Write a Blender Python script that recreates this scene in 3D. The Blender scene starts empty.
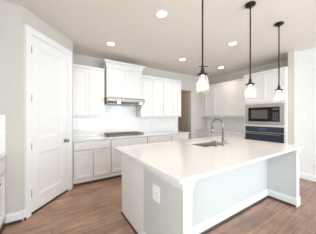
import bpy, bmesh, math
from mathutils import Vector, Matrix

S = bpy.context.scene
COL = S.collection
R = math.radians

# ------------------------------------------------------------------ camera
cam_d = bpy.data.cameras.new('camera'); cam = bpy.data.objects.new('camera', cam_d); COL.objects.link(cam)
cam.location = (0, 0, 1.38)
cam.rotation_euler = (R(90), 0, R(-33))
cam_d.sensor_width = 36.0
cam_d.lens = 163.0 / 316.0 * 36.0
cam_d.shift_y = -0.3 / 316.0
cam_d.clip_start = 0.05
S.camera = cam

# ------------------------------------------------------------------ world, big lights, exposure
W = bpy.data.worlds.new('world'); S.world = W; W.use_nodes = True
bg = W.node_tree.nodes['Background']
bg.inputs[0].default_value = (0.80, 0.90, 1.0, 1); bg.inputs[1].default_value = 1.2

def area(name, loc, rot, sx, sy, power, col):
    l = bpy.data.lights.new(name, 'AREA'); l.shape = 'RECTANGLE'; l.size = sx; l.size_y = sy
    l.energy = power; l.color = col
    o = bpy.data.objects.new(name, l); COL.objects.link(o); o.location = loc; o.rotation_euler = rot
    return o
# daylight from unseen rear and west windows, plus fills added at right and hall
area('daylight_rear', (1.9, -3.5, 1.55), (R(90), 0, 0), 2.8, 1.9, 86, (0.80, 0.92, 1.0))
area('right_side_fill', (4.10, -3.5, 1.15), (R(90), 0, 0), 0.9, 2.1, 44, (0.76, 0.90, 1.0))  # unseen fill added to brighten the right-hand wall and floor
area('daylight_west', (-1.05, -0.9, 1.55), (R(90), 0, R(-90)), 1.8, 1.9, 40, (0.92, 0.97, 1.0))
area('hall_fill', (3.8, 5.0, 2.80), (0, 0, 0), 0.4, 0.4, 3, (1.0, 0.80, 0.62))  # unseen warm light added to lift the dark hall

S.view_settings.view_transform = 'Standard'
S.view_settings.look = 'None'
S.view_settings.gamma = 1.0
S.view_settings.use_curve_mapping = False
S.view_settings.exposure = 0.80
CAN_POWER = 15
CAN_COL = (1.0, 0.89, 0.77)

# ------------------------------------------------------------------ materials
def mat(name, col, rough=0.5, metal=0.0, spec=0.5, var=0.03, scale=6.0, bump=0.0, bscale=120):
    m = bpy.data.materials.new(name); m.use_nodes = True
    nt = m.node_tree; b = nt.nodes['Principled BSDF']
    b.inputs['Roughness'].default_value = rough; b.inputs['Metallic'].default_value = metal
    b.inputs['Specular IOR Level'].default_value = spec
    tc = nt.nodes.new('ShaderNodeTexCoord'); n = nt.nodes.new('ShaderNodeTexNoise')
    n.inputs['Scale'].default_value = scale; n.inputs['Detail'].default_value = 3
    nt.links.new(tc.outputs['Object'], n.inputs['Vector'])
    r = nt.nodes.new('ShaderNodeValToRGB')
    r.color_ramp.elements[0].position = 0.3; r.color_ramp.elements[1].position = 0.7
    r.color_ramp.elements[0].color = tuple(c * (1 - var) for c in col) + (1,)
    r.color_ramp.elements[1].color = tuple(min(1, c * (1 + var)) for c in col) + (1,)
    nt.links.new(n.outputs['Fac'], r.inputs['Fac']); nt.links.new(r.outputs['Color'], b.inputs['Base Color'])
    if bump:
        n2 = nt.nodes.new('ShaderNodeTexNoise'); n2.inputs['Scale'].default_value = bscale
        nt.links.new(tc.outputs['Object'], n2.inputs['Vector'])
        bp = nt.nodes.new('ShaderNodeBump'); bp.inputs['Strength'].default_value = bump; bp.inputs['Distance'].default_value = 0.002
        nt.links.new(n2.outputs['Fac'], bp.inputs['Height']); nt.links.new(bp.outputs['Normal'], b.inputs['Normal'])
    return m

def emit(name, col, strength):
    m = bpy.data.materials.new(name); m.use_nodes = True; nt = m.node_tree
    b = nt.nodes['Principled BSDF']; b.inputs['Base Color'].default_value = (*col, 1)
    b.inputs['Emission Color'].default_value = (*col, 1); b.inputs['Emission Strength'].default_value = strength
    return m

def brick_mat(name, c1, c2, grout, bw, rh, mortar, plane, rough, bump=0.3, wood=False, offset=0.5):
    """plane 'xy' (floor), 'xz' (wall facing y), 'yz' (wall facing x)"""
    m = bpy.data.materials.new(name); m.use_nodes = True; nt = m.node_tree; b = nt.nodes['Principled BSDF']
    tc = nt.nodes.new('ShaderNodeTexCoord'); sp = nt.nodes.new('ShaderNodeSeparateXYZ'); cb = nt.nodes.new('ShaderNodeCombineXYZ')
    nt.links.new(tc.outputs['Object'], sp.inputs[0])
    nt.links.new(sp.outputs['XYZ'.index(plane[0].upper())], cb.inputs[0])
    nt.links.new(sp.outputs['XYZ'.index(plane[1].upper())], cb.inputs[1])
    br = nt.nodes.new('ShaderNodeTexBrick'); nt.links.new(cb.outputs[0], br.inputs['Vector'])
    br.inputs['Scale'].default_value = 1.0; br.inputs['Brick Width'].default_value = bw; br.inputs['Row Height'].default_value = rh
    br.inputs['Mortar Size'].default_value = mortar; br.inputs['Mortar Smooth'].default_value = 0.1; br.offset = offset
    br.inputs['Color1'].default_value = (*c1, 1); br.inputs['Color2'].default_value = (*c2, 1); br.inputs['Mortar'].default_value = (*grout, 1)
    b.inputs['Roughness'].default_value = rough
    out = br.outputs['Color']
    if wood: b.inputs['Specular IOR Level'].default_value = 0.8
    if wood:
        mp = nt.nodes.new('ShaderNodeMapping'); mp.inputs['Scale'].default_value = (1.2, 14, 1)
        nt.links.new(cb.outputs[0], mp.inputs['Vector'])
        n = nt.nodes.new('ShaderNodeTexNoise'); n.inputs['Scale'].default_value = 2.2; n.inputs['Detail'].default_value = 8; n.inputs['Roughness'].default_value = 0.65
        nt.links.new(mp.outputs[0], n.inputs['Vector'])
        n3 = nt.nodes.new('ShaderNodeTexNoise'); n3.inputs['Scale'].default_value = 2.5
        nt.links.new(cb.outputs[0], n3.inputs['Vector'])
        rp = nt.nodes.new('ShaderNodeValToRGB')
        rp.color_ramp.elements[0].position = 0.3; rp.color_ramp.elements[0].color = (0.46, 0.42, 0.41, 1)
        rp.color_ramp.elements[1].position = 0.7; rp.color_ramp.elements[1].color = (1.2, 1.2, 1.2, 1)
        nt.links.new(n.outputs['Fac'], rp.inputs['Fac'])
        mx = nt.nodes.new('ShaderNodeMix'); mx.data_type = 'RGBA'; mx.blend_type = 'MULTIPLY'; mx.inputs[0].default_value = 0.75
        nt.links.new(out, mx.inputs[6]); nt.links.new(rp.outputs['Color'], mx.inputs[7]); out = mx.outputs[2]
        n3.inputs['Detail'].default_value = 4
        r3 = nt.nodes.new('ShaderNodeValToRGB'); r3.color_ramp.elements[0].position = 0.35; r3.color_ramp.elements[0].color = (0.62, 0.58, 0.58, 1)
        r3.color_ramp.elements[1].position = 0.65; r3.color_ramp.elements[1].color = (1.15, 1.15, 1.15, 1)
        nt.links.new(n3.outputs['Fac'], r3.inputs['Fac'])
        m3 = nt.nodes.new('ShaderNodeMix'); m3.data_type = 'RGBA'; m3.blend_type = 'MULTIPLY'; m3.inputs[0].default_value = 0.6
        nt.links.new(out, m3.inputs[6]); nt.links.new(r3.outputs['Color'], m3.inputs[7]); out = m3.outputs[2]
        mr = nt.nodes.new('ShaderNodeMapRange'); mr.inputs['To Min'].default_value = rough - 0.08; mr.inputs['To Max'].default_value = rough + 0.1
        nt.links.new(n3.outputs['Fac'], mr.inputs['Value']); nt.links.new(mr.outputs[0], b.inputs['Roughness'])
    nt.links.new(out, b.inputs['Base Color'])
    bp = nt.nodes.new('ShaderNodeBump'); bp.inputs['Strength'].default_value = bump; bp.inputs['Distance'].default_value = 0.002; bp.invert = True
    nt.links.new(br.outputs['Fac'], bp.inputs['Height']); nt.links.new(bp.outputs['Normal'], b.inputs['Normal'])
    return m

def glass_mat(name, tint, base=0.06, edge=0.55):
    m = bpy.data.materials.new(name); m.use_nodes = True; nt = m.node_tree
    nt.nodes.remove(nt.nodes['Principled BSDF']); out = nt.nodes['Material Output']
    t = nt.nodes.new('ShaderNodeBsdfTransparent'); t.inputs[0].default_value = (*tint, 1)
    g = nt.nodes.new('ShaderNodeBsdfGlossy'); g.inputs['Roughness'].default_value = 0.03
    lw = nt.nodes.new('ShaderNodeLayerWeight'); lw.inputs[0].default_value = 0.35
    mr = nt.nodes.new('ShaderNodeMapRange'); mr.inputs['To Min'].default_value = base; mr.inputs['To Max'].default_value = edge
    nt.links.new(lw.outputs['Facing'], mr.inputs['Value'])
    mx = nt.nodes.new('ShaderNodeMixShader'); nt.links.new(mr.outputs[0], mx.inputs[0])
    nt.links.new(t.outputs[0], mx.inputs[1]); nt.links.new(g.outputs[0], mx.inputs[2]); nt.links.new(mx.outputs[0], out.inputs[0])
    return m

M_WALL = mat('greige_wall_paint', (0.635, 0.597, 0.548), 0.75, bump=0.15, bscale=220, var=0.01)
M_WALL_GLARE = mat('wall_paint_with_glare', (0.80, 0.80, 0.80), 0.75, bump=0.15, bscale=220, var=0.01)  # wall paint whitened to carry window glare on the near right wall
M_CEIL = mat('ceiling_paint', (0.79, 0.735, 0.675), 0.85, bump=0.2, bscale=180, var=0.01)
M_TRIM = mat('white_trim_paint', (0.88, 0.875, 0.87), 0.35, var=0.01)
M_CAB = mat('white_cabinet_paint', (0.80, 0.785, 0.765), 0.38, var=0.012)
M_ISL = mat('grey_island_paint', (0.58, 0.595, 0.58), 0.5, var=0.01)
M_ISLT = mat('pale_island_trim_paint', (0.72, 0.735, 0.73), 0.4, var=0.01)
M_FLOOR = brick_mat('wood_plank_floor', (0.45, 0.265, 0.172), (0.31, 0.178, 0.118), (0.18, 0.105, 0.072), 1.35, 0.150, 0.0025, 'xy', 0.23, 0.25, True, 0.37)
M_SHOE = mat('brown_shoe_moulding', (0.05, 0.028, 0.02), 0.45, var=0.15)
M_TILE_B = brick_mat('subway_tile_xz', (0.90, 0.90, 0.89), (0.84, 0.84, 0.83), (0.66, 0.66, 0.65), 0.152, 0.076, 0.002, 'xz', 0.12, 0.5)
M_TILE_R = brick_mat('subway_tile_yz', (0.90, 0.90, 0.89), (0.84, 0.84, 0.83), (0.66, 0.66, 0.65), 0.152, 0.076, 0.002, 'yz', 0.12, 0.5)
M_QUARTZ = mat('white_quartz', (0.755, 0.737, 0.722), 0.14, var=0.02, scale=40)
M_STEEL = mat('brushed_steel', (0.33, 0.305, 0.28), 0.42, 1.0, var=0.05, scale=30)
M_FRAME = mat('bright_steel', (0.50, 0.46, 0.43), 0.25, 1.0, var=0.05, scale=30)
M_SINK = mat('sink_steel', (0.58, 0.57, 0.56), 0.42, 1.0, var=0.05, scale=30)
M_NICKEL = mat('brushed_nickel', (0.27, 0.245, 0.225), 0.3, 1.0, var=0.04)
M_BRONZE = mat('dark_bronze', (0.035, 0.026, 0.022), 0.4, 0.7, var=0.1)
M_BLACK = mat('black_glass', (0.014, 0.009, 0.008), 0.10, spec=0.25, var=0.0)
M_OVGLASS = mat('blue_black_oven_glass', (0.03, 0.042, 0.062), 0.08, spec=0.35, var=0.0)
M_IRON = mat('cast_iron', (0.15, 0.115, 0.10), 0.45, 0.0, var=0.2, scale=40)
M_WINGLASS = glass_mat('window_glass', (0.97, 0.99, 1.0), 0.04, 0.4)
M_SHADE = glass_mat('clear_shade_glass', (0.90, 0.905, 0.905), 0.10, 0.75)
_nt = M_SHADE.node_tree                      # seeded glass scatters some of the bulb's light
_o = _nt.nodes['Material Output']; _src = _o.inputs[0].links[0].from_socket
_tl = _nt.nodes.new('ShaderNodeBsdfTranslucent'); _tl.inputs[0].default_value = (0.95, 0.95, 0.95, 1)
_vo = _nt.nodes.new('ShaderNodeTexVoronoi'); _vo.inputs['Scale'].default_value = 60
_tc = _nt.nodes.new('ShaderNodeTexCoord'); _nt.links.new(_tc.outputs['Object'], _vo.inputs['Vector'])
_mr = _nt.nodes.new('ShaderNodeMapRange'); _mr.inputs['From Max'].default_value = 0.7; _mr.inputs['To Min'].default_value = 0.085; _mr.inputs['To Max'].default_value = 0.01
_nt.links.new(_vo.outputs['Distance'], _mr.inputs['Value'])
_mx = _nt.nodes.new('ShaderNodeMixShader'); _nt.links.new(_mr.outputs[0], _mx.inputs[0])
_nt.links.new(_src, _mx.inputs[1]); _nt.links.new(_tl.outputs[0], _mx.inputs[2]); _nt.links.new(_mx.outputs[0], _o.inputs[0])
M_PLASTIC = mat('white_plastic', (0.86, 0.86, 0.86), 0.35, var=0.0)
M_SLOT = mat('socket_slot', (0.12, 0.12, 0.12), 0.5, var=0.0)
M_LENS = emit('downlight_lens', (1.0, 0.93, 0.84), 14)
M_BULB = emit('pendant_bulb', (1.0, 0.94, 0.87), 6)
M_PUCK = emit('hood_lamp', (1.0, 0.92, 0.80), 10)
M_DISPLAY = mat('grey_display', (0.10, 0.10, 0.13), 0.2, var=0.0)
M_DARKVENT = mat('vent_shadow', (0.10, 0.09, 0.085), 0.6, var=0.0)

# ------------------------------------------------------------------ mesh helpers
class MB:
    def __init__(s): s.bm = bmesh.new()
    def box(s, x0, x1, y0, y1, z0, z1, bevel=0.0):
        v = [s.bm.verts.new((x, y, z)) for x in (x0, x1) for y in (y0, y1) for z in (z0, z1)]
        fs = [s.bm.faces.new([v[i] for i in f]) for f in ((0, 1, 3, 2), (4, 6, 7, 5), (0, 4, 5, 1), (2, 3, 7, 6), (0, 2, 6, 4), (1, 5, 7, 3))]
        if bevel:
            es = {e for f in fs for e in f.edges}
            bmesh.ops.bevel(s.bm, geom=list(es), offset=bevel, segments=2, affect='EDGES', profile=0.6)
        return s
    def prism(s, pts, axis, a, b):
        """pts: 2-D outline; axis 'x': pts are (y,z); 'y': (x,z); 'z': (x,y)"""
        def P(p, t): return {'x': (t, p[0], p[1]), 'y': (p[0], t, p[1]), 'z': (p[0], p[1], t)}[axis]
        A = [s.bm.verts.new(P(p, a)) for p in pts]; B = [s.bm.verts.new(P(p, b)) for p in pts]
        n = len(pts); s.bm.faces.new(A); s.bm.faces.new(B[::-1])
        for i in range(n): s.bm.faces.new((A[i], A[(i + 1) % n], B[(i + 1) % n], B[i]))
        return s
    def lathe(s, prof, c=(0, 0, 0), axis='z', seg=24, cap=True):
        rings = []
        for r, h in prof:
            ring = []
            for k in range(seg):
                a = 2 * math.pi * k / seg; p = (r * math.cos(a), r * math.sin(a))
                q = {'z': (p[0], p[1], h), 'y': (p[0], h, p[1]), 'x': (h, p[0], p[1])}[axis]
                ring.append(s.bm.verts.new((q[0] + c[0], q[1] + c[1], q[2] + c[2])))
            rings.append(ring)
        for a, b in zip(rings, rings[1:]):
            for k in range(seg): s.bm.faces.new((a[k], a[(k + 1) % seg], b[(k + 1) % seg], b[k]))
        if cap: s.bm.faces.new(rings[0]); s.bm.faces.new(rings[-1])
        return s
    def tube(s, pts, r, seg=12):
        pts = [Vector(p) for p in pts]; rs = r if isinstance(r, (list, tuple)) else [r] * len(pts); rings = []
        ref = None
        for i, p in enumerate(pts):
            d = (pts[min(i + 1, len(pts) - 1)] - pts[max(i - 1, 0)]).normalized()
            if ref is None: ref = Vector((1, 0, 0)) if abs(d.x) < 0.9 else Vector((0, 1, 0))
            u = (ref - d * ref.dot(d)).normalized(); w = d.cross(u); ref = u
            rings.append([s.bm.verts.new(p + (u * math.cos(2 * math.pi * k / seg) + w * math.sin(2 * math.pi * k / seg)) * rs[i]) for k in range(seg)])
        for a, b in zip(rings, rings[1:]):
            for k in range(seg): s.bm.faces.new((a[k], a[(k + 1) % seg], b[(k + 1) % seg], b[k]))
        s.bm.faces.new(rings[0]); s.bm.faces.new(rings[-1])
        return s
    def skirt(s, x0, x1, yf, yb, prof):
        """moulding round the front and both sides of a wall unit; prof = [(out, z)...] bottom to top"""
        L = []
        for o, z in prof:
            L.append([s.bm.verts.new(p) for p in ((x0 - o, yb, z), (x0 - o, yf - o, z), (x1 + o, yf - o, z), (x1 + o, yb, z))])
        for a, b in zip(L, L[1:]):
            for k in range(4): s.bm.faces.new((a[k], a[(k + 1) % 4], b[(k + 1) % 4], b[k]))
        s.bm.faces.new(L[0]); s.bm.faces.new(L[-1])
        return s
    def build(s, name, m, parent=None, loc=(0, 0, 0), rot=0.0, smooth=False):
        bmesh.ops.recalc_face_normals(s.bm, faces=s.bm.faces[:])
        me = bpy.data.meshes.new(name); s.bm.to_mesh(me); s.bm.free(); me.materials.append(m)
        if smooth:
            for p in me.polygons: p.use_smooth = True
        o = bpy.data.objects.new(name, me); COL.objects.link(o)
        o.location = loc; o.rotation_euler = (0, 0, rot)
        if parent: o.parent = parent
        return o

def tag(o, label, cat, group=None):
    o['label'] = label; o['category'] = cat
    if group: o['group'] = group
    return o
def thing(name, label, cat, loc=(0, 0, 0), rotz=0.0, group=None):
    o = bpy.data.objects.new(name, None); o.empty_display_size = 0.05; COL.objects.link(o)
    o.location = loc; o.rotation_euler = (0, 0, rotz)
    return tag(o, label, cat, group)
def struct(o): o['kind'] = 'structure'; return o
def copy_tree(o, parent=None):
    c = o.copy(); COL.objects.link(c)
    if parent: c.parent = parent
    for ch in list(o.children): copy_tree(ch, c)
    return c

CH = 2.85   # ceiling height
# ------------------------------------------------------------------ room shell
struct(MB().box(-1.3, 5.2, -3.8, 6.0, -0.12, 0).build('floor', M_FLOOR))
struct(MB().box(-1.3, 5.2, -3.8, 6.0, CH, CH + 0.12).build('ceiling', M_CEIL))

# west wall with a window opening behind the camera
w = MB()
w.box(-1.25, -1.13, -3.6, -1.8, 0, CH).box(-1.25, -1.13, 0.0, 2.92, 0, CH).box(-1.25, -1.13, -1.8, 0.0, 0, 0.6).box(-1.25, -1.13, -1.8, 0.0, 2.5, CH)
struct(w.build('wall_west', M_WALL))
# left wall facing the camera and the diagonal pantry wall with its door opening
struct(MB().box(-1.13, -0.33, 2.80, 2.92, 0, CH).build('wall_left', M_WALL))
P0 = Vector((-0.33, 2.80, 0)); P1 = Vector((0.342, 3.585, 0)); DL = (P1 - P0).length; DA = math.atan2(P1.y - P0.y, P1.x - P0.x)
D0, D1, DT = 0.112, 0.886, 2.54      # door opening along the diagonal wall
w = MB().box(0, D0, 0, 0.10, 0, CH).box(D1, DL, 0, 0.10, 0, CH).box(D0, D1, 0, 0.10, DT, CH)
struct(w.build('wall_pantry', M_WALL, loc=P0, rot=DA))
struct(MB().box(0.245, 0.342, 3.66, 4.36, 0, CH).build('wall_pantry_side', M_WALL))
# back wall with the opening to the hall
w = MB().box(0.342, 3.55, 4.24, 4.36, 0, CH).box(4.17, 5.15, 4.24, 4.36, 0, CH).box(3.55, 4.17, 4.24, 4.36, 2.30, CH)
struct(w.build('wall_back', M_WALL))
struct(MB().box(5.03, 5.15, 1.38, 4.24, 0, CH).build('wall_right', M_WALL))
struct(MB().box(4.46, 5.03, 1.375, 1.49, 0, CH).build('wall_stub', M_WALL))
# near part of the right-hand wall
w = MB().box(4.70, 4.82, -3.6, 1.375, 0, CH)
struct(w.build('wall_east', M_WALL_GLARE))
w = MB().box(-1.25, 0.4, -3.72, -3.6, 0, CH).box(4.6, 4.82, -3.72, -3.6, 0, CH).box(0.4, 3.6, -3.72, -3.6, 0, 0.55).box(0.4, 3.6, -3.72, -3.6, 2.55, CH).box(3.4, 3.6, -3.72, -3.6, 0.55, 2.55).box(3.6, 4.6, -3.72, -3.6, 2.3, CH)
struct(w.build('wall_rear', M_WALL))
# hall beyond the opening
struct(MB().box(2.9, 5.0, 5.55, 5.67, 0, CH).build('wall_hall_back', M_WALL))
struct(MB().box(4.85, 4.97, 4.36, 5.55, 0, CH).build('wall_hall_right', M_WALL))
struct(MB().box(2.9, 3.02, 4.36, 5.55, 0, CH).build('wall_hall_left', M_WALL))

def window(name, w_, h_, n, loc, rot):
    f = MB(); t = 0.05
    f.box(0, w_, 0, 0.06, 0, t).box(0, w_, 0, 0.06, h_ - t, h_)
    for k in range(n + 1):
        x = k * (w_ - t) / n; f.box(x, x + t, 0, 0.06, t, h_ - t)
    o = struct(f.build(name, M_TRIM, loc=loc, rot=rot))
    g = MB()
    for k in range(n):
        x = k * (w_ - t) / n + t; g.box(x, x + (w_ - t) / n - t, 0.027, 0.033, t, h_ - t)
    g.build('window_pane', M_WINGLASS, o)
window('window_1', 3.0, 2.0, 3, (0.4, -3.69, 0.55), 0)
window('added_glass_door', 1.0, 2.3, 1, (3.6, -3.69, 0.0), 0)  # unseen patio door, added as an opening for the right-side fill
window('window_2', 1.8, 1.9, 2, (-1.16, -1.8, 0.6), R(90))

def baseboard(name, L, loc, rot, shoe=True):
    p = [(0, 0), (-0.016, 0), (-0.016, 0.105), (-0.012, 0.118), (-0.007, 0.124), (-0.006, 0.135), (0, 0.135)]
    o = struct(MB().prism(p, 'x', 0, L).build(name, M_TRIM, loc=loc, rot=rot))
    if shoe:
        MB().prism([(-0.016, 0), (-0.032, 0), (-0.031, 0.016), (-0.025, 0.026), (-0.016, 0.029)], 'x', 0, L).build('shoe_moulding', M_SHOE, o)
    return o
baseboard('baseboard_left', 0.165, (-0.495, 2.80, 0), 0)
baseboard('baseboard_pantry_left', 0.028, P0, DA)
baseboard('baseboard_right', 4.5, (4.70, 1.375, 0), R(-90), False)
baseboard('baseboard_stub', 0.11, (4.46, 1.49, 0), R(-90))

# door casing and pantry door
t = 0.085
c = MB()
cp = lambda: None
c.box(D0 - t, D0, -0.018, 0.0, 0, DT + t).box(D1, D1 + t, -0.018, 0.0, 0, DT + t).box(D0, D1, -0.018, 0.0, DT, DT + t)
c.box(D0 - t, D0 - t + 0.022, -0.026, -0.018, 0, DT + t).box(D1 + t - 0.022, D1 + t, -0.026, -0.018, 0, DT + t).box(D0 - t + 0.022, D1 + t - 0.022, -0.026, -0.018, DT + t - 0.022, DT + t)
c.box(D0, D0 + 0.012, 0, 0.10, 0, DT).box(D1 - 0.012, D1, 0, 0.10, 0, DT).box(D0 + 0.012, D1 - 0.012, 0, 0.10, DT - 0.012, DT)
struct(c.build('trim_1', M_TRIM, loc=P0, rot=DA))

struct(MB().box(D0 + 0.012, D1 - 0.012, -0.012, 0.10, 0.0, 0.020, 0.003).build('door_shadow_strip', M_SHOE, loc=P0, rot=DA))  # dark strip put in for the shadow line under the pantry door

def panel_slab(mb, x0, x1, z0, z1, y0, y1, panels, dep=0.012, lip=0.022):
    """slab whose front (y0) carries moulded recessed panels"""
    xs = sorted({x0, x1, *[v for p in panels for v in (p[0], p[1])]}); zs = sorted({z0, z1, *[v for p in panels for v in (p[2], p[3])]})
    bm = mb.bm
    inside = lambda a, b, c_, d: any(p[0] <= a and b <= p[1] and p[2] <= c_ and d <= p[3] for p in panels)
    V = {}
    def v(x, y, z):
        k = (round(x, 5), round(y, 5), round(z, 5))
        if k not in V: V[k] = bm.verts.new((x, y, z))
        return V[k]
    for a, b in zip(xs, xs[1:]):
        for c_, d in zip(zs, zs[1:]):
            if not inside(a, b, c_, d): bm.faces.new((v(a, y0, c_), v(b, y0, c_), v(b, y0, d), v(a, y0, d)))
    for a, b, c_, d in panels:
        i = lip
        rings = [((a, b, c_, d), y0), ((a + i * .35, b - i * .35, c_ + i * .35, d - i * .35), y0 + dep * .75), ((a + i, b - i, c_ + i, d - i), y0 + dep)]
        pts = [[v(q[0], yy, q[2]), v(q[1], yy, q[2]), v(q[1], yy, q[3]), v(q[0], yy, q[3])] for q, yy in rings]
        for A, B in zip(pts, pts[1:]):
            for k in range(4): bm.faces.new((A[k], A[(k + 1) % 4], B[(k + 1) % 4], B[k]))
        bm.faces.new(pts[-1])
    # sides and back
    def border(vals, f):
        for a, b in zip(vals, vals[1:]): bm.faces.new(f(a, b))
    border(xs, lambda a, b: (v(a, y0, z0), v(b, y0, z0), v(b, y1, z0), v(a, y1, z0)))
    border(xs, lambda a, b: (v(a, y0, z1), v(b, y0, z1), v(b, y1, z1), v(a, y1, z1)))
    border(zs, lambda a, b: (v(x0, y0, a), v(x0, y0, b), v(x0, y1, b), v(x0, y1, a)))
    border(zs, lambda a, b: (v(x1, y0, a), v(x1, y0, b), v(x1, y1, b), v(x1, y1, a)))
    bm.faces.new([v(x, y1, z0) for x in xs] + [v(x1, y1, z) for z in zs[1:]] + [v(x, y1, z1) for x in xs[::-1][1:]] + [v(x0, y1, z) for z in zs[::-1][1:-1]])
    return mb

dw0, dw1 = D0 + 0.015, D1 - 0.015
dm = panel_slab(MB(), dw0, dw1, 0.024, DT - 0.015, 0.004, 0.040,
                [(dw0 + 0.125, dw1 - 0.125, 1.07, 2.39), (dw0 + 0.125, dw1 - 0.125, 0.23, 0.84)], 0.012, 0.045)
door = struct(dm.build('door_1', M_TRIM, loc=P0, rot=DA))
k = MB().lathe([(0.032, 0.004), (0.032, -0.004), (0.026, -0.010), (0.011, -0.012), (0.011, -0.035), (0.022, -0.040), (0.030, -0.052), (0.029, -0.064), (0.018, -0.074), (0.004, -0.077)], (dw1 - 0.06, 0, 0.945), 'y')
k.build('door_knob', M_NICKEL, door, smooth=True)
for hz in (0.29, 0.96, 1.64, 2.33):
    MB().tube([(dw0 - 0.002, -0.004, hz - 0.05), (dw0 - 0.002, -0.004, hz + 0.05)], 0.0075, 10).box(dw0 - 0.001, dw0 + 0.016, 0.001, 0.005, hz - 0.05, hz + 0.05).build('hinge', M_NICKEL, door)

# ------------------------------------------------------------------ tile backsplashes
struct(MB().box(0.342, 3.55, 4.228, 4.24, 0.914, 1.376).box(1.035, 2.0, 4.228, 4.24, 1.376, 1.84).build('backsplash_back', M_TILE_B))
struct(MB().box(5.018, 5.03, 2.45, 4.24, 0.914, 1.376).build('backsplash_right', M_TILE_R))
struct(MB().box(-1.13, -0.5, 2.788, 2.80, 0.914, 1.40).build('backsplash_left', M_TILE_B))

# ------------------------------------------------------------------ cabinets
def shaker(x0, x1, z0, z1, stile=0.058):
    return panel_slab(MB(), x0, x1, z0, z1, -0.024, -0.0005, [(x0 + stile, x1 - stile, z0 + stile, z1 - stile)], 0.009, 0.012)
def slab_front(x0, x1, z0, z1):
    return MB().box(x0, x1, -0.024, -0.0005, z0, z1, 0.003)
def knob(mb_parent, x, z):
    MB().lathe([(0.006, -0.018), (0.006, -0.034), (0.014, -0.040), (0.015, -0.046), (0.010, -0.051)], (x, 0, z), 'y', 14).build('knob', M_NICKEL, mb_parent, smooth=True)

def base_cabinet(label, w_, d, loc, rot, ndoor, drawers=1, knobs=False, group=None):
    t = thing('base_cabinet', label, 'cabinet', loc, rot, group)
    MB().box(0, w_, 0.010, d, 0.115, 0.883).box(0, w_, 0, d, 0, 0.115).box(0, 0.004, 0, 0.010, 0.115, 0.883).box(w_ - 0.004, w_, 0, 0.010, 0.115, 0.883).build('body', M_CAB, t)
    MB().prism([(0, 0), (-0.018, 0), (-0.017, 0.028), (-0.010, 0.040), (0, 0.043)], 'x', 0, w_).build('shoe_moulding', M_SHOE, t)
    g = 0.010; wd = (w_ - 2 * g - (drawers - 1) * 0.010) / drawers
    for k_ in range(drawers):
        x = g + k_ * (wd + 0.010)
        o = slab_front(x, x + wd, 0.704, 0.868).build('drawer', M_CAB, t)
        if knobs: knob(o, x + wd / 2, 0.783)
    wd = (w_ - 2 * g - (ndoor - 1) * 0.012) / ndoor
    for k_ in range(ndoor):
        x = g + k_ * (wd + 0.012)
        o = shaker(x, x + wd, 0.130, 0.690).build('door', M_CAB, t)
        if knobs: knob(o, x + (wd - 0.03 if k_ % 2 == 0 else 0.03), 0.64)
    return t

def wall_cabinet(label, w_, d, loc, rot, ndoor, z0=1.376, z1=2.50, group=None, left_ret=False, right_ret=False):
    t = thing('wall_cabinet', label, 'cabinet', loc, rot, group)
    MB().box(0, w_, 0, d, 0, z1 - z0 - 0.055).build('body', M_CAB, t)
    h = z1 - z0
    # small crown along the top, flush at the ends
    MB().prism([(d, h - 0.055), (0, h - 0.055), (-0.022, h - 0.05), (-0.022, h - 0.035), (-0.034, h - 0.018), (-0.038, h), (d, h)], 'x', 0, w_).build('crown_moulding', M_CAB, t)
    MB().box(0, w_, -0.018, 0.004, -0.0, 0.026, 0.003).build('light_rail', M_CAB, t)
    g = 0.012; wd = (w_ - 2 * g - (ndoor - 1) * 0.008) / ndoor
    for k_ in range(ndoor):
        x = g + k_ * (wd + 0.008)
        shaker(x, x + wd, 0.036, h - 0.068).build('door', M_CAB, t)
    return t

# range wall
FY = 3.62; BD = 4.238 - FY
base_cabinet('white base cabinet with a wide drawer over two doors, beside the pantry door', 1.096 - 0.346, BD, (0.346, FY, 0), 0, 2)
base_cabinet('white base cabinet directly under the gas cooktop', 2.015 - 1.098, BD, (1.098, FY, 0), 0, 2)
base_cabinet('white base cabinet second from the hall opening, right of the cooktop cabinet', 2.782 - 2.017, BD, (2.017, FY, 0), 0, 2)
base_cabinet('white base cabinet at the end of the range run, next to the hall opening', 3.44 - 2.784, BD, (2.784, FY, 0), 0, 2)
tag(MB().box(0.345, 3.46, 3.575, 4.227, 0.884, 0.914, 0.003).build('countertop', M_QUARTZ), 'white quartz worktop along the range wall under the cooktop', 'countertop')
UY = 3.91; UD = 4.238 - UY
wall_cabinet('white two-door wall cabinet left of the range hood, beside the pantry door', 1.035 - 0.346, UD, (0.346, UY, 1.376), 0, 2)
wall_cabinet('white two-door wall cabinet just right of the range hood', 2.70 - 2.003, UD, (2.003, UY, 1.376), 0, 2)
wall_cabinet('white wall cabinet at the right end of the range wall, beside the hall opening', 3.40 - 2.702, UD, (2.702, UY, 1.376), 0, 2)

# raised cabinet over the hood
t = thing('hood_cabinet', 'tall white cabinet with stepped crown moulding above the range hood', 'cabinet', (0, 0, 0))
hx0, hx1, hy = 1.065, 1.985, 3.84
t.location = (hx0, hy, 1.83)
hw = hx1 - hx0; hd = 4.238 - hy
# widened lower flanks keep the unit tight to its neighbours
MB().box(0, hw, 0, hd, 0, 0.86).build('body', M_CAB, t)
MB().skirt(0, hw, 0, hd, [(0.0, 0.705), (0.014, 0.708), (0.014, 0.785), (0.020, 0.790), (0.028, 0.808), (0.044, 0.826), (0.058, 0.830), (0.060, 0.834), (0.060, 0.872)]).build('crown_moulding', M_CAB, t)
for k_ in range(2):
    x = 0.012 + k_ * (hw / 2 - 0.010)
    shaker(x, x + hw / 2 - 0.014, 0.012, 0.695).build('door', M_CAB, t)

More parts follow.
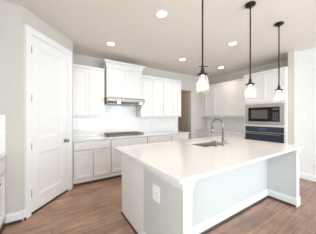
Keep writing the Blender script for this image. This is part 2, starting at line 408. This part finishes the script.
# range hood
t = thing('range_hood', 'stainless under-cabinet range hood with two lit lamps above the cooktop', 'range hood', (1.045, 3.70, 1.69))
hW = 0.955
MB().prism([(0.53, 0.138), (0.02, 0.138), (0.0, 0.122), (0.0, 0.052), (0.10, 0.008), (0.53, 0.006)], 'x', 0, hW).build('canopy', M_STEEL, t)
for k_ in range(2):
    f_ = MB()
    x0 = 0.03 + k_ * 0.455
    f_.box(x0, x0 + 0.44, 0.15, 0.50, -0.002, 0.0058)
    for q in range(9): f_.box(x0 + 0.02, x0 + 0.42, 0.16 + q * 0.036, 0.175 + q * 0.036, -0.006, -0.002)
    f_.build('filter', M_NICKEL, t)
for x in (0.29, 0.87):
    lm = MB().lathe([(0.036, -0.0005), (0.036, -0.004), (0.028, -0.006)], (0, 0, 0), 'z', 20).build('lamp', M_PUCK, t)
    lm.location = (x, 0.052, 0.0285); lm.rotation_euler = (-math.atan2(0.044, 0.10), 0, 0)
    l = bpy.data.lights.new('hood_lamp_light', 'SPOT'); l.energy = 5; l.color = CAN_COL; l.spot_size = R(130); l.spot_blend = 0.8; l.shadow_soft_size = 0.03
    lo = bpy.data.objects.new('hood_lamp_light', l); COL.objects.link(lo); lo.parent = t; lo.location = (x, 0.048, 0.012)
for q in range(4): MB().lathe([(0.006, 0.002), (0.006, -0.003)], (0.43 + q * 0.032, 0, 0.098), 'y', 10).build('control_button', M_BLACK, t)

# gas cooktop
t = thing('gas_cooktop', 'stainless gas cooktop with black cast iron grates on the range worktop', 'cooktop', (1.08, 3.69, 0.914))
MB().box(0, 0.90, 0, 0.47, 0, 0.010, 0.004).build('tray', M_STEEL, t)
for k_, (bx, by, r) in enumerate(((0.15, 0.13, 0.04), (0.15, 0.35, 0.05), (0.45, 0.27, 0.062), (0.75, 0.13, 0.04), (0.75, 0.35, 0.05))):
    MB().lathe([(r, 0.010), (r, 0.018), (r * 0.8, 0.020), (r * 0.8, 0.027), (r * 0.7, 0.029)], (bx, by, 0), 'z', 20).build('burner', M_IRON, t)
for k_ in range(3):
    x0 = 0.012 + k_ * 0.294; x1 = x0 + 0.288
    g = MB()
    y0, y1 = (0.02, 0.455) if k_ != 1 else (0.10, 0.455)
    for y in (y0, y1 - 0.014): g.box(x0, x1, y, y + 0.014, 0.028, 0.060)
    for x in (x0, x1 - 0.014): g.box(x, x + 0.014, y0 + 0.014, y1 - 0.014, 0.028, 0.060)
    for x in (x0, x1 - 0.014):
        for y in (y0, y1 - 0.014): g.box(x + 0.001, x + 0.013, y + 0.001, y + 0.013, 0.010, 0.028)
    m_ = (x0 + x1) / 2
    g.box(m_ - 0.006, m_ + 0.006, y0 + 0.014, y1 - 0.014, 0.044, 0.058)
    for f_ in (0.2, 0.4, 0.6, 0.8):
        yy = y0 + (y1 - y0) * f_; g.box(x0 + 0.014, m_ - 0.006, yy - 0.006, yy + 0.006, 0.044, 0.058).box(m_ + 0.006, x1 - 0.014, yy - 0.006, yy + 0.006, 0.044, 0.058)
    g.build('grate', M_IRON, t)
for k_ in range(5):
    MB().lathe([(0.017, 0.010), (0.017, 0.016), (0.014, 0.018), (0.013, 0.036), (0.010, 0.038)], (0.34 + k_ * 0.055, 0.05, 0), 'z', 16).build('control_knob', M_STEEL, t)

# oven wall: base run, wall cabinets, tall cabinet
RX = 4.42
base_cabinet('white base cabinet in the far right corner, left of its twin, behind the faucet', 0.895, 0.608, (RX, 4.238, 0), R(-90), 2, 2)
base_cabinet('white base cabinet adjoining the tall oven cabinet, behind the island', 0.890, 0.608, (RX, 3.341, 0), R(-90), 2, 2)
tag(MB().box(4.385, 5.017, 2.453, 4.238, 0.884, 0.914, 0.003).build('countertop', M_QUARTZ), 'short quartz worktop on the right wall behind the faucet', 'countertop')
wall_cabinet('white wall cabinet at the far corner of the oven wall, above the faucet', 0.80, 0.328, (4.70, 4.07, 1.376), R(-90), 2)
wall_cabinet('white wall cabinet between its corner twin and the tall oven cabinet', 0.815, 0.328, (4.70, 3.268, 1.376), R(-90), 2)
struct(MB().box(4.72, 5.028, 4.072, 4.24, 1.376, 2.44).build('trim_2', M_CAB))

t = thing('oven_cabinet', 'tall white cabinet housing the microwave and wall oven', 'cabinet', (4.40, 2.45, 0), R(-90))
tw, td = 0.958, 0.628
b_ = MB()
b_.box(0, 0.055, 0, td, 0, 2.445).box(tw - 0.055, tw, 0, td, 0, 2.445)
b_.box(0.055, tw - 0.055, 0, td, 1.70, 2.445).box(0.055, tw - 0.055, 0, td, 1.135, 1.19).box(0.055, tw - 0.055, 0, td, 0, 0.44)
b_.box(0.055, tw - 0.055, td - 0.02, td, 0.44, 1.70)
b_.build('body', M_CAB, t)
MB().prism([(td, 2.445), (0, 2.445), (-0.022, 2.45), (-0.022, 2.465), (-0.034, 2.485), (-0.038, 2.50), (td, 2.50)], 'x', 0, tw).build('crown_moulding', M_CAB, t)
for k_ in range(2):
    x = 0.012 + k_ * 0.470
    shaker(x, x + 0.464, 1.735, 2.432).build('door', M_CAB, t)
slab_front(0.02, tw - 0.02, 0.13, 0.41).build('drawer', M_CAB, t)
MB().prism([(0, 0), (-0.016, 0), (-0.014, 0.011), (-0.008, 0.018), (0, 0.02)], 'x', 0, tw).build('shoe_moulding', M_SHOE, t)

def inset_frame(mb, x0, x1, z0, z1, y0, y1, f):
    mb.box(x0, x1, y0, y1, z0, z0 + f).box(x0, x1, y0, y1, z1 - f, z1).box(x0, x0 + f, y0, y1, z0 + f, z1 - f).box(x1 - f, x1, y0, y1, z0 + f, z1 - f)
    return mb
t = thing('microwave', 'black built-in microwave in a steel trim frame above the wall oven', 'microwave', (4.40, 2.45, 1.191), R(-90))
x0, x1, hh = 0.060, tw - 0.060, 0.485
inset_frame(MB(), x0 - 0.02, x1 + 0.02, -0.012, hh + 0.022, -0.022, -0.001, 0.082).build('trim_frame', M_FRAME, t)
MB().box(x0 + 0.01, x1 - 0.01, 0.002, 0.45, 0.004, hh - 0.01).build('housing', M_IRON, t)
d_ = MB().box(x0 + 0.064, x1 - 0.230, -0.030, 0.001, 0.072, hh - 0.062, 0.003).build('door', M_BLACK, t)
MB().box(x0 + 0.135, x1 - 0.315, -0.032, -0.030, 0.14, hh - 0.13).build('window', mat('microwave_window', (0.11, 0.10, 0.095), 0.2, spec=0.3, var=0.03), d_)
MB().box(x0 + 0.066 + (x1 - x0) - 0.305, x0 + 0.078 + (x1 - x0) - 0.305, -0.052, -0.030, 0.10, hh - 0.09, 0.003).build('handle', M_BLACK, d_)
p_ = MB().box(x1 - 0.226, x1 - 0.064, -0.030, 0.001, 0.072, hh - 0.062, 0.003).build('control_panel', M_BLACK, t)
MB().box(x1 - 0.205, x1 - 0.085, -0.032, -0.030, hh - 0.135, hh - 0.095).build('display', M_DISPLAY, p_)
b_ = MB()
for i in range(3):
    for j in range(5): b_.box(x1 - 0.203 + i * 0.042, x1 - 0.171 + i * 0.042, -0.0315, -0.030, 0.105 + j * 0.040, 0.130 + j * 0.040)
b_.build('keypad', M_DISPLAY, p_)

t = thing('wall_oven', 'black glass and steel wall oven below the microwave', 'oven', (4.40, 2.45, 0.441), R(-90))
MB().box(x0 + 0.01, x1 - 0.01, 0.002, 0.55, 0.0, 0.69).build('housing', M_IRON, t)
p_ = MB().box(x0 - 0.015, x1 + 0.015, -0.024, -0.001, 0.566, 0.692, 0.003).build('control_panel', M_OVGLASS, t)
MB().box(x0 + 0.33, x1 - 0.33, -0.0255, -0.024, 0.605, 0.650).build('display', mat('oven_display', (0.05, 0.10, 0.13), 0.2, var=0), p_)
d_ = MB().box(x0 - 0.015, x1 + 0.015, -0.034, -0.001, 0.0, 0.530, 0.003).build('door', M_OVGLASS, t)
MB().box(x0 - 0.015, x1 + 0.015, -0.030, -0.001, 0.535, 0.560).build('trim_strip', M_STEEL, t)
h_ = MB().tube([(x0 + 0.03, -0.075, 0.510), (x1 - 0.03, -0.075, 0.510)], 0.009, 12)
for x in (x0 + 0.07, x1 - 0.07): h_.tube([(x, -0.034, 0.505), (x, -0.075, 0.510)], 0.008, 8)
h_.build('handle', M_STEEL, d_)
inset_frame(MB(), x0 - 0.013, x1 + 0.013, 0.0, 0.10, -0.036, -0.034, 0.03).build('lower_trim', M_STEEL, d_)

# cabinet run on the left edge of the picture, facing right
base_cabinet('white base cabinet with small dark knobs by the left edge of the picture', 0.80, 0.60, (-0.52, 1.985, 0), R(90), 2, 1, True)
tag(MB().box(-1.128, -0.485, 1.97, 2.787, 0.884, 0.914, 0.003).build('countertop', M_QUARTZ), 'end of a pale worktop at the left edge of the picture', 'countertop')

# ------------------------------------------------------------------ island
IX0, IX1, IY0, IYP, IYB = 0.84, 3.25, 0.95, 1.335, 2.25
isl = thing('kitchen_island', 'large grey and white kitchen island with a seating recess', 'kitchen island', (0, 0, 0))
isl.location = (2.05, 1.6, 0)
o0 = Vector((-2.05, -1.6, 0))
def part(mb, name, m, **kw): return mb.build(name, m, isl, loc=o0, **kw)
b_ = MB()   # open-topped cabinet box (a sink drops into it)
b_.box(IX0, 1.90, 1.585, IYB, 0, 0.883).box(2.67, IX1, 1.585, IYB, 0, 0.883)
b_.box(1.90, 2.67, IYB - 0.03, IYB, 0, 0.883).box(1.90, 2.67, 1.585, IYB - 0.03, 0, 0.55)
part(b_, 'cabinet_body', M_CAB)
for k_, x in enumerate((0.86, 1.37, 1.91, 2.29, 2.68)):
    x_ = (1.36, 1.90, 2.28, 2.66, 3.23)[k_]
    d_ = panel_slab(MB(), x, x_, 0.13, 0.865, -0.020, -0.0005, [(x + 0.06, x_ - 0.06, 0.19, 0.805)], 0.009, 0.012)
    # turned to face the far side of the island
    for v in d_.bm.verts: v.co.y = IYB - v.co.y
    part(d_, 'door', M_CAB)
part(MB().box(IX0, IX1, IYP, 1.584, 0, 0.883), 'knee_wall', M_ISL)
part(MB().box(IX0, IX0 + 0.10, IY0, IYP - 0.001, 0, 0.883), 'wing_wall', M_ISL)
part(MB().box(IX1 - 0.12, IX1, IY0, IYP - 0.001, 0, 0.883), 'wing_wall', M_ISL)
# white pilaster boards on the ends of the wings with capitals under the top
for a, b in ((IX0 - 0.004, IX0 + 0.092), (IX1 - 0.125, IX1 + 0.006)):
    p_ = part(MB().box(a, b, IY0 - 0.014, IY0 - 0.0005, 0, 0.822, 0.002), 'pilaster', M_ISL)
    MB().skirt(a, b, IY0 - 0.014, IY0 - 0.0005, [(0.008, 0.818), (0.014, 0.823), (0.014, 0.868), (0.022, 0.876), (0.022, 0.883)]).build('capital', M_ISLT, p_)
    MB().skirt(a, b, IY0 - 0.014, IY0 - 0.0005, [(0.010, 0.0), (0.010, 0.115), (0.004, 0.135)]).build('plinth', M_ISLT, p_)
part(MB().prism([(IX0 - 0.0005, 0.818), (IX0 - 0.014, 0.823), (IX0 - 0.014, 0.868), (IX0 - 0.022, 0.876), (IX0 - 0.022, 0.883), (IX0 - 0.0005, 0.883)], 'y', IY0 - 0.0, 1.584), 'frieze_moulding', M_ISLT)
BB = [(0, 0), (-0.016, 0), (-0.016, 0.105), (-0.012, 0.118), (-0.007, 0.124), (-0.006, 0.135), (0, 0.135)]
SH = [(-0.016, 0), (-0.032, 0), (-0.031, 0.016), (-0.025, 0.026), (-0.016, 0.029)]
xa, xb = IX0 + 0.1005, IX1 - 0.1205
part(MB().prism([(IYP - 0.0005 + y, z) for y, z in BB], 'x', xa, xb), 'baseboard', M_ISLT)
part(MB().prism([(IYP - 0.0005 + y, z) for y, z in SH], 'x', xa, xb), 'shoe_moulding', M_SHOE)
part(MB().prism([(xb + y, z) for y, z in BB], 'y', IY0, IYP - 0.017), 'baseboard', M_ISLT)
part(MB().prism([(xb + y, z) for y, z in SH], 'y', IY0 - 0.01, IYP - 0.032), 'shoe_moulding', M_SHOE)
part(MB().prism([(IX0 - 0.0005, 0), (IX0 - 0.016, 0), (IX0 - 0.013, 0.012), (IX0 - 0.006, 0.018), (IX0 - 0.0005, 0.019)], 'y', 1.59, IYB), 'shoe_moulding', M_SHOE)
part(MB().prism([(IX0 - 0.0005 + y, z) for y, z in BB], 'y', IY0, 1.584), 'baseboard', M_ISLT)

# island worktop with the sink cut-out
SX0, SX1, SY0, SY1 = 1.95, 2.62, 1.69, 2.12
TX0, TX1, TY0, TY1 = 0.785, 3.38, 0.915, 2.48
def slab_with_hole(z0, z1):
    m_ = MB(); bm = m_.bm
    xs = [TX0, SX0, SX1, TX1]; ys = [TY0, SY0, SY1, TY1]; V = {}
    for i, x in enumerate(xs):
        for j, y in enumerate(ys):
            for z in (0, 1): V[i, j, z] = bm.verts.new((x, y, (z0, z1)[z]))
    for i in range(3):
        for j in range(3):
            if (i, j) == (1, 1): continue
            for z in (0, 1): bm.faces.new([V[a, b, z] for a, b in ((i, j), (i + 1, j), (i + 1, j + 1), (i, j + 1))])
    for i in range(3):
        for j in (0, 3): bm.faces.new([V[i, j, 0], V[i + 1, j, 0], V[i + 1, j, 1], V[i, j, 1]])
        for q in (0, 3): bm.faces.new([V[q, i, 0], V[q, i + 1, 0], V[q, i + 1, 1], V[q, i, 1]])
    for j in (1, 2): bm.faces.new([V[1, j, 0], V[2, j, 0], V[2, j, 1], V[1, j, 1]])
    for i in (1, 2): bm.faces.new([V[i, 1, 0], V[i, 2, 0], V[i, 2, 1], V[i, 1, 1]])
    es = [e for e in bm.edges if all(abs(v.co.x - TX0) < 1e-6 or abs(v.co.x - TX1) < 1e-6 or abs(v.co.y - TY0) < 1e-6 or abs(v.co.y - TY1) < 1e-6 for v in e.verts) and len(e.link_faces) == 2 and e.calc_face_angle(0) > 0.5]
    bmesh.ops.bevel(bm, geom=es, offset=0.003, segments=2, affect='EDGES')
    return m_
tag(slab_with_hole(0.884, 0.914).build('countertop', M_QUARTZ), 'large white quartz island worktop with the sink cut into it', 'countertop')

t = thing('kitchen_sink', 'undermount stainless sink in the island worktop', 'sink', (SX0, SY0, 0.66))
sw, sd, st = SX1 - SX0, SY1 - SY0, 0.012
zt = 0.2235
MB().box(-st, sw + st, -st, sd + st, 0, 0.006).box(-st, 0, -st, sd + st, 0.006, zt).box(sw, sw + st, -st, sd + st, 0.006, zt).box(0, sw, -st, 0, 0.006, zt).box(0, sw, sd, sd + st, 0.006, zt).build('basin', M_SINK, t)
MB().lathe([(0.045, 0.006), (0.045, 0.010), (0.036, 0.011), (0.034, 0.008), (0.004, 0.008)], (sw / 2, sd * 0.6, 0), 'z', 20).build('drain', M_STEEL, t)

t = thing('faucet', 'tall gooseneck nickel faucet standing behind the island sink', 'faucet', (2.315, 1.640, 0.914))
MB().lathe([(0.028, 0), (0.028, 0.008), (0.021, 0.014), (0.020, 0.070), (0.017, 0.076), (0.012, 0.080)], (0, 0, 0), 'z', 20).build('base', M_NICKEL, t, smooth=True)
pts = [(0, 0, 0.07), (0, 0, 0.335)] + [(-0.01 * (1 - math.cos(a)) , 0.095 * (1 - math.cos(a)), 0.335 + 0.095 * math.sin(a)) for a in [math.pi * k_ / 14 for k_ in range(1, 15)]] + [(-0.02, 0.19, 0.27)]
MB().tube(pts, 0.0145, 12).build('spout', M_NICKEL, t, smooth=True)
MB().tube([(-0.02, 0.19, 0.272), (-0.02, 0.19, 0.255), (-0.02, 0.19, 0.20), (-0.02, 0.19, 0.19)], [0.012, 0.016, 0.018, 0.015], 14).build('spray_head', M_NICKEL, t, smooth=True)
MB().tube([(0.018, 0, 0.045), (0.045, 0, 0.050), (0.105, -0.005, 0.075)], [0.010, 0.007, 0.005], 10).build('lever', M_NICKEL, t, smooth=True)

t = thing('soap_dispenser', 'small nickel soap dispenser left of the gooseneck faucet', 'soap dispenser', (2.145, 1.640, 0.914))
MB().lathe([(0.020, 0), (0.020, 0.006), (0.013, 0.010), (0.012, 0.045), (0.008, 0.048), (0.008, 0.070)], (0, 0, 0), 'z', 16).build('base', M_NICKEL, t, smooth=True)
MB().tube([(0, -0.012, 0.075), (0, 0.03, 0.078), (0, 0.065, 0.070)], [0.010, 0.008, 0.006], 10).build('pump_nozzle', M_NICKEL, t, smooth=True)

# electrical plates
def plate(name, label, cat, w_, h_, loc, rot, kind, n=1):
    t = thing(name, label, cat, loc, rot)
    MB().box(-w_ / 2, w_ / 2, -0.006, -0.0005, -h_ / 2, h_ / 2, 0.002).build('cover_plate', M_PLASTIC, t)
    for k_ in range(n):
        x = (k_ - (n - 1) / 2) * 0.046
        if kind == 'switch':
            MB().box(x - 0.016, x + 0.016, -0.010, -0.006, -0.033, 0.033, 0.001).build('rocker', M_TRIM, t)
        else:
            MB().box(x - 0.017, x + 0.017, -0.009, -0.006, -0.034, 0.034, 0.001).build('receptacle', M_TRIM, t)
            for dz in (0.017, -0.017):
                s_ = MB().box(x - 0.008, x - 0.006, -0.0095, -0.009, dz - 0.004, dz + 0.005).box(x + 0.006, x + 0.008, -0.0095, -0.009, dz - 0.004, dz + 0.005)
                s_.build('socket_slots', M_SLOT, t)
    return t
plate('wall_outlet', 'white double outlet plate on the left end of the island', 'outlet', 0.125, 0.150, (IX0, 1.322, 0.645), R(-90), 'outlet', 2)
plate('light_switch', 'white light switch plate on the bright right-hand wall', 'light switch', 0.12, 0.12, (4.70, 1.32, 1.40), R(-90), 'switch', 2)
plate('wall_outlet', 'white outlet low on the bright right-hand wall near the picture edge', 'outlet', 0.075, 0.118, (4.70, 1.06, 0.30), R(-90), 'outlet', 1)
plate('light_switch', 'light switch plate on the dim hall wall seen through the opening', 'light switch', 0.075, 0.118, (4.85, 5.05, 1.22), R(-90), 'switch', 1)

# ------------------------------------------------------------------ ceiling fittings
def downlight(label, x, y, power=CAN_POWER):
    t = thing('recessed_light', label, 'ceiling light', (x, y, CH), 0)
    MB().lathe([(0.088, -0.0005), (0.086, -0.006), (0.066, -0.009), (0.062, -0.004), (0.062, -0.0005)], (0, 0, 0), 'z', 28, False).build('trim_ring', M_TRIM, t, smooth=True)
    MB().lathe([(0.0618, -0.0015), (0.0618, -0.004), (0.03, -0.005)], (0, 0, 0), 'z', 24).build('lens', M_LENS, t)
    l = bpy.data.lights.new('recessed_light_lamp', 'SPOT'); l.energy = power; l.color = CAN_COL
    l.spot_size = R(150); l.spot_blend = 0.9; l.shadow_soft_size = 0.06
    lo = bpy.data.objects.new('recessed_light_lamp', l); COL.objects.link(lo); lo.parent = t; lo.location = (0, 0, -0.02)
downlight('round recessed ceiling light nearest the camera, left of the pendants', 1.313, 1.93)
downlight('round recessed ceiling light in front of the hood cabinet', 0.991, 3.26)
downlight('round recessed ceiling light above the right end of the range wall', 2.81, 3.17)
downlight('round recessed ceiling light between the first and second pendant rods', 3.038, 1.93)
downlight('round recessed ceiling light nearest the oven-wall cabinets, just right of the first pendant', 4.231, 3.06)

t = thing('ceiling_vent', 'slim ceiling air vent seen behind the nearest pendant rod', 'vent', (3.68, 3.25, CH), R(-33))
f_ = MB()
f_.box(-0.16, 0.16, -0.08, -0.062, -0.008, -0.0005).box(-0.16, 0.16, 0.062, 0.08, -0.008, -0.0005).box(-0.16, -0.142, -0.062, 0.062, -0.008, -0.0005).box(0.142, 0.16, -0.062, 0.062, -0.008, -0.0005)
f_.build('frame', M_TRIM, t)
f_ = MB()
for k_ in range(6): f_.box(-0.142, 0.142, -0.055 + k_ * 0.02, -0.047 + k_ * 0.02, -0.007, -0.001)
f_.build('louvres', M_DARKVENT, t)

def pendant():
    t = thing('pendant_light', '', 'pendant light', (0, 0, CH), 0, 'pendants over the island')
    MB().lathe([(0.064, -0.0005), (0.064, -0.014), (0.058, -0.022), (0.022, -0.030), (0.012, -0.034), (0.012, -0.060)], (0, 0, 0), 'z', 28).build('canopy', M_BRONZE, t, smooth=True)
    zt = 1.905 - CH
    MB().tube([(0, 0, -0.058), (0, 0, zt)], 0.0085, 10).build('rod', M_BRONZE, t)
    MB().lathe([(0.008, zt + 0.006), (0.010, zt), (0.010, zt - 0.030), (0.016, zt - 0.034), (0.016, zt - 0.060), (0.021, zt - 0.064), (0.021, zt - 0.088), (0.044, zt - 0.092), (0.048, zt - 0.098), (0.048, zt - 0.112), (0.020, zt - 0.113)], (0, 0, 0), 'z', 28).build('socket_cap', M_BRONZE, t, smooth=False)
    for a in (0.4, 2.5, 4.6): MB().tube([(0.046 * math.cos(a), 0.046 * math.sin(a), zt - 0.106), (0.058 * math.cos(a), 0.058 * math.sin(a), zt - 0.106), (0.062 * math.cos(a), 0.062 * math.sin(a), zt - 0.106)], [0.003, 0.003, 0.006], 8).build('thumb_screw', M_BRONZE, t)
    zs = zt - 0.112
    sh = [(0.044, zs), (0.047, zs - 0.012), (0.057, zs - 0.040), (0.063, zs - 0.075), (0.066, zs - 0.115), (0.067, zs - 0.172)]
    g = MB().lathe(sh + [(r - 0.003, z) for r, z in sh[::-1]], (0, 0, 0), 'z', 32, False)
    g.build('glass_shade', M_SHADE, t, smooth=True)
    zb = zs - 0.001
    MB().lathe([(0.014, zb), (0.014, zb - 0.024), (0.020, zb - 0.045), (0.026, zb - 0.070), (0.027, zb - 0.086), (0.021, zb - 0.108), (0.010, zb - 0.120), (0.002, zb - 0.121)], (0, 0, 0), 'z', 20).build('bulb', M_BULB, t, smooth=True)
    return t
p0 = pendant()
labels = ('clear glass pendant on a dark rod nearest the camera, leftmost over the island',
          'clear glass pendant on a dark rod over the middle of the island, second of three',
          'clear glass pendant on a dark rod in front of the oven cabinet, farthest of three')
for i, (x, y) in enumerate(((1.268, 1.13), (2.172, 1.13), (3.00, 1.117))):
    p = p0 if i == 0 else copy_tree(p0)
    p.location = (x, y, CH); p['label'] = labels[i]
    l = bpy.data.lights.new('pendant_lamp', 'POINT'); l.energy = 1.2; l.color = CAN_COL; l.shadow_soft_size = 0.027
    lo = bpy.data.objects.new('pendant_lamp', l); COL.objects.link(lo); lo.parent = p; lo.location = (0, 0, 1.905 - CH - 0.112 - 0.145)
